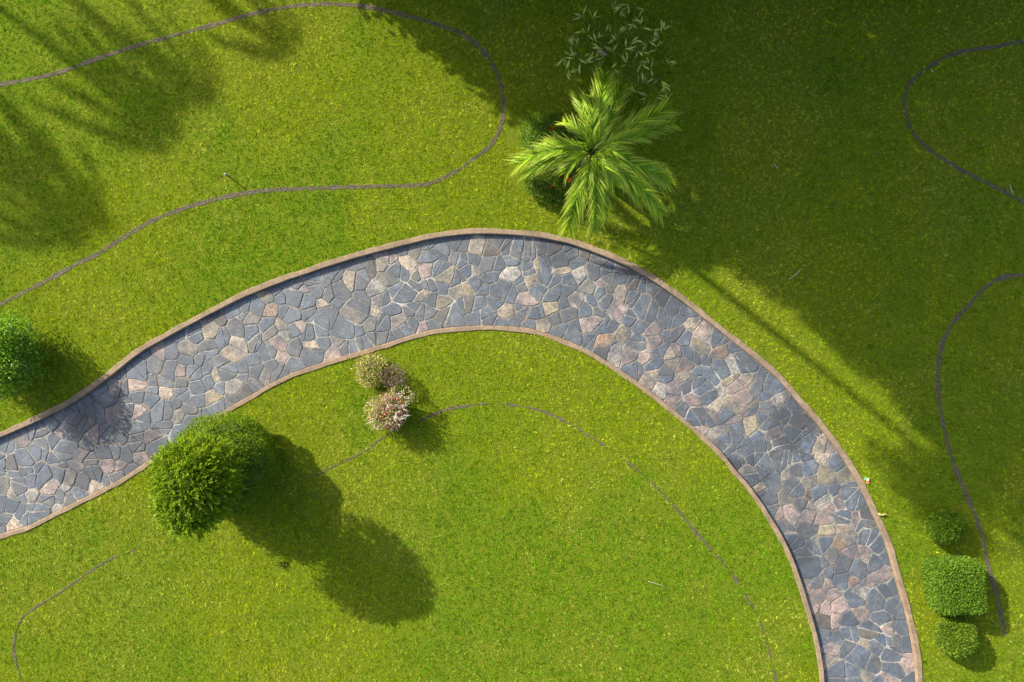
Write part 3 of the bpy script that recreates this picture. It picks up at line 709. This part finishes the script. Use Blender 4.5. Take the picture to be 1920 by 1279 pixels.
for k in range(5):
    q = Q[near == k]; t = empty('shade_tree', (TX[k], 12.5, 0), ['first dense tree outside the photo, next to the palms', 'second dense tall tree outside the photo', 'middle dense tall tree of the row outside the photo', 'fourth dense tree outside the photo, shading the lawn', 'lowest dense tree at the far end of the row outside the photo'][k], 'tree', 'dense trees in a row beyond the upper edge of the photo')
    sv, sf = tube_geo([(0, 0, -.2), (0, 0, TH[k] * .4), (.1, .1, TH[k] * .85)], [.3, .2, .06], 10)
    link('trunk', mesh(sv, sf, smooth=True), M_BARK, t)
    link('crown', rel(t, leaf_mesh(q, rng.normal(size=q.shape), rng.uniform(.2, .34, len(q)), rng.uniform(.12, .2, len(q)), leafcols(len(q), (.045, .085, .012), .3))), M_LEAF, t)

# ------------------------------------------------------------------ sparse plant with narrow pale leaves
tufts = [(1093, 33, 4), (1111, 35, 4), (1150, 20, 3), (1165, 18, 5), (1176, 11, 5), (1205, 18, 3), (1203, 44, 5), (1225, 59, 4), (1243, 56, 6), (1233, 72, 3), (1075, 66, 3), (1079, 84, 3), (1100, 64, 2), (1119, 76, 3), (1126, 91, 5), (1183, 79, 3), (1173, 94, 4),
         (1057, 108, 4), (1071, 104, 5), (1097, 117, 3), (1064, 134, 5), (1081, 137, 5), (1218, 118, 2), (1221, 130, 3), (1240, 150, 4), (1247, 163, 5), (1212, 156, 3), (1191, 173, 3), (1212, 181, 3), (1248, 187, 4), (1186, 46, 2), (1161, 60, 2), (1140, 47, 2), (1158, 75, 2), (1228, 92, 2), (1256, 120, 2), (1152, 130, 2), (1135, 110, 2), (1175, 118, 3), (1200, 96, 3), (1110, 98, 2), (1195, 135, 2), (1148, 98, 2), (1212, 78, 3)]
ctr = g2((1160, 112)); t = empty('sparse_shrub', (ctr[0], ctr[1], 0), 'sparse shrub with narrow pale leaves in tufts, in the shade above the palm', 'shrub')
L = []
LEAFC = (.46, .54, .13)
for px, py, k in tufts:
    z = random.uniform(.25, .5); x, y, _ = G(px, py, z); e = Vector((x, y, z)); b0 = Vector((ctr[0] + (x - ctr[0]) * .35, ctr[1] + (y - ctr[1]) * .35, 0)); m = b0.lerp(e, .55) + Vector((0, 0, .12))
    L.append(([m, e], [.005, .003])); L.append(([b0, m], [.006, .005])); k = k + 1
    a0 = random.uniform(0, 6.28); an = a0 + rng.normal(0, 1.0, k); d = np.stack([np.cos(an), np.sin(an), rng.uniform(-.05, .35, k)], 1)
    v, c = leaves(np.tile([x, y, z], (k, 1)) + rng.normal(0, .03, (k, 3)), d, rng.uniform(.18, .30, k), rng.uniform(.038, .052, k), leafcols(k, LEAFC, .25, (.28, .36, .10), .3), curl=.05, side=np.tile([0, 0, 1.0], (k, 1)) + rng.normal(0, .25, (k, 3)))
    link('leaf_tuft', rel(t, fast_mesh(v, 3, c)), M_LEAF, t)
link('stem', rel(t, tubes(L)), plain('green_stem', (.07, .11, .02), (.13, .17, .04), 10), t)
nn = 5200; a = rng.uniform(0, 6.28, nn); r = np.sqrt(rng.random(nn)) * 1.25
p = np.stack([ctr[0] + r * np.cos(a) * 1.05, ctr[1] + r * np.sin(a) * 1.15, .02 + .16 * (1 - (r / 1.3) ** 2) * rng.random(nn)], 1)
m = vnoise(p[:, 0], p[:, 1], 3, 2) > .35; p = p[m]; nn = len(p)
link('undergrowth', rel(t, leaf_mesh(p, rng.normal(size=p.shape) + np.array([0, 0, .8]), rng.uniform(.05, .1, nn), rng.uniform(.012, .022, nn), leafcols(nn, (.14, .27, .006), .35, (.28, .26, .06), .15))), M_LEAF, t, kind='stuff')

# ------------------------------------------------------------------ small things
def blob(name, px, py, sx, sy, sz, rot, col, label, cat, rough=.6, group=None):
    x, y, _ = G(px, py, .03); n = 9; v = [(0, 0, sz)]; f = []
    for rg, (rr, zz) in enumerate(((.55, sz * .85), (1, sz * .3), (.9, 0))):
        for k in range(n):
            an = 2 * math.pi * k / n; q = rr * (1 + .18 * math.sin(k * 2.3 + px)); v.append((sx * q * math.cos(an), sy * q * math.sin(an), zz))
    for k in range(n):
        f.append((0, 1 + k, 1 + (k + 1) % n))
        for rg in (0, 1): f.append((1 + rg * n + k, 1 + (rg + 1) * n + k, 1 + (rg + 1) * n + (k + 1) % n, 1 + rg * n + (k + 1) % n))
    o = link(name, mesh(v, f, smooth=True), plain(name + '_mat', tuple(c * .8 for c in col), col, 30, rough), label=label, cat=cat, group=group)
    o.location = (x, y, .03); o.rotation_euler = (0, 0, rot); return o
def bract(px, py, ln, wd, rot, col, label, cat='leaf', name='fallen_leaf', z=.05, group=None):
    x, y, _ = G(px, py, z); v, f = [], []
    for k in range(7):
        q = k / 6; w = wd * math.sin(math.pi * (.08 + .84 * q)) ; up_ = .03 * math.sin(math.pi * q)
        for s in (-1, 0, 1): v.append(((q - .5) * ln, s * w / 2 + .12 * ln * (q - .5) ** 2 * 4, z + up_ + (.25 * w if s else 0)))
    for k in range(6):
        for s in (0, 1): f.append((k * 3 + s, (k + 1) * 3 + s, (k + 1) * 3 + s + 1, k * 3 + s + 1))
    me = mesh(v, f, np.tile(col, (len(v), 1)), smooth=True); o = link(name, me, M_PETAL, label=label, cat=cat, group=group); o.location = (x, y, 0); o.rotation_euler = (0, 0, rot); return o
bract(1128, 101, .30, .11, -.5, (.55, .36, .28), 'curled pale pink dry leaf lying by the sparse shrub')
bract(1013, 232, .22, .05, -.9, (.40, .30, .2), 'small brown dry leaf lying beside the low green shrub')
blob('pale_stone', 1010, 366, .06, .05, .05, .4, (.45, .46, .47), 'small pale stone on the grass below the dark low shrub', 'stone')
# wrapper: crumpled sheet, white with red and green ends
x, y, _ = G(1624, 901, .04)
w = empty('wrapper', (x, y, .03), 'crumpled white and red wrapper on the grass just outside the kerb', 'litter')
def crumple(name, ox, oy, s, col):
    v = [(ox + i * s / 3, oy + j * s / 3, .01 + .03 * random.random()) for i in range(4) for j in range(4)]; f = [(i * 4 + j, (i + 1) * 4 + j, (i + 1) * 4 + j + 1, i * 4 + j + 1) for i in range(3) for j in range(3)]
    link(name, mesh(v, f), plain(name, tuple(c * .85 for c in col), col, 30, .5), w)
crumple('white_paper', 0, 0, .07, (.5, .5, .48)); crumple('red_paper', .0, -.075, .07, (.6, .07, .05)); crumple('green_paper', -.07, .02, .06, (.10, .35, .12))
# ground light on the upper lawn
x, y = g2((431, 332)); gl = empty('garden_light', (x, y, 0), 'small garden spike light with a pale head standing on the upper lawn', 'lamp')
sv, sf = tube_geo([(0, 0, 0), (0, 0, .30)], [.018, .018], 8); link('spike', mesh(sv, sf, smooth=True), plain('dark_metal', (.03, .03, .03), (.05, .05, .05), 20, .5), gl)
sv, sf = tube_geo([(0, 0, .22), (0, 0, .25), (0, 0, .29), (0, 0, .30)], [.02, .032, .035, .02], 12); link('lamp_head', mesh(sv, sf, smooth=True), plain('pale_metal', (.16, .17, .2), (.3, .3, .34), 20, .5), gl)
# twigs
def twig(pts, r, label, z=.05):
    P = [G(a, b, z + .01 * math.sin(i)) for i, (a, b) in enumerate(pts)]
    o = link('twig', tubes([(P, [r] * (len(P) - 1) + [r * .5])]), M_TWIG, label=label, cat='twig'); return o
twig([(1479, 524), (1487, 519), (1495, 512), (1500, 505)], .009, 'thin bent dry twig lying in the big shade beyond the path')
twig([(1452, 306), (1455, 311), (1459, 317)], .008, 'tiny pale twig in the shade well beyond the palm')
twig([(1747, 130), (1749, 135)], .014, 'tiny pale stub beside the shaded groove')
twig([(1894, 346), (1896, 356), (1900, 365)], .008, 'fine pale straw beside the shaded groove near the edge of the photo')
twig([(1215, 1090), (1228, 1094), (1242, 1098), (1250, 1104)], .004, 'long dry straw lying on the lower lawn inside the path bend')
wt = twig([(1647, 963), (1653, 966), (1659, 964), (1664, 967)], .02, 'short curved yellowish stick lying against the outer kerb', .06)
wt.data.materials[0] = plain('straw', (.35, .26, .10), (.45, .34, .15), 20)
# weed tuft
x, y = g2((530, 1056)); k = 90; a = rng.uniform(0, 6.28, k); d = np.stack([np.cos(a), np.sin(a), rng.uniform(.3, 1.5, k)], 1)
wv, wc = leaves(rng.normal(0, .03, (k, 3)) * np.array([1, 1, 0]) + np.array([0, 0, .01]), d, rng.uniform(.07, .15, k), rng.uniform(.02, .03, k), leafcols(k, (.08, .16, .008), .3, (.3, .2, .06), .25))
o = link('weed', fast_mesh(wv, 3, wc), M_LEAF, label='dark tuft of weed on the lawn beside the shadow of the conifer shrub', cat='weed'); o.location = (x, y, 0)
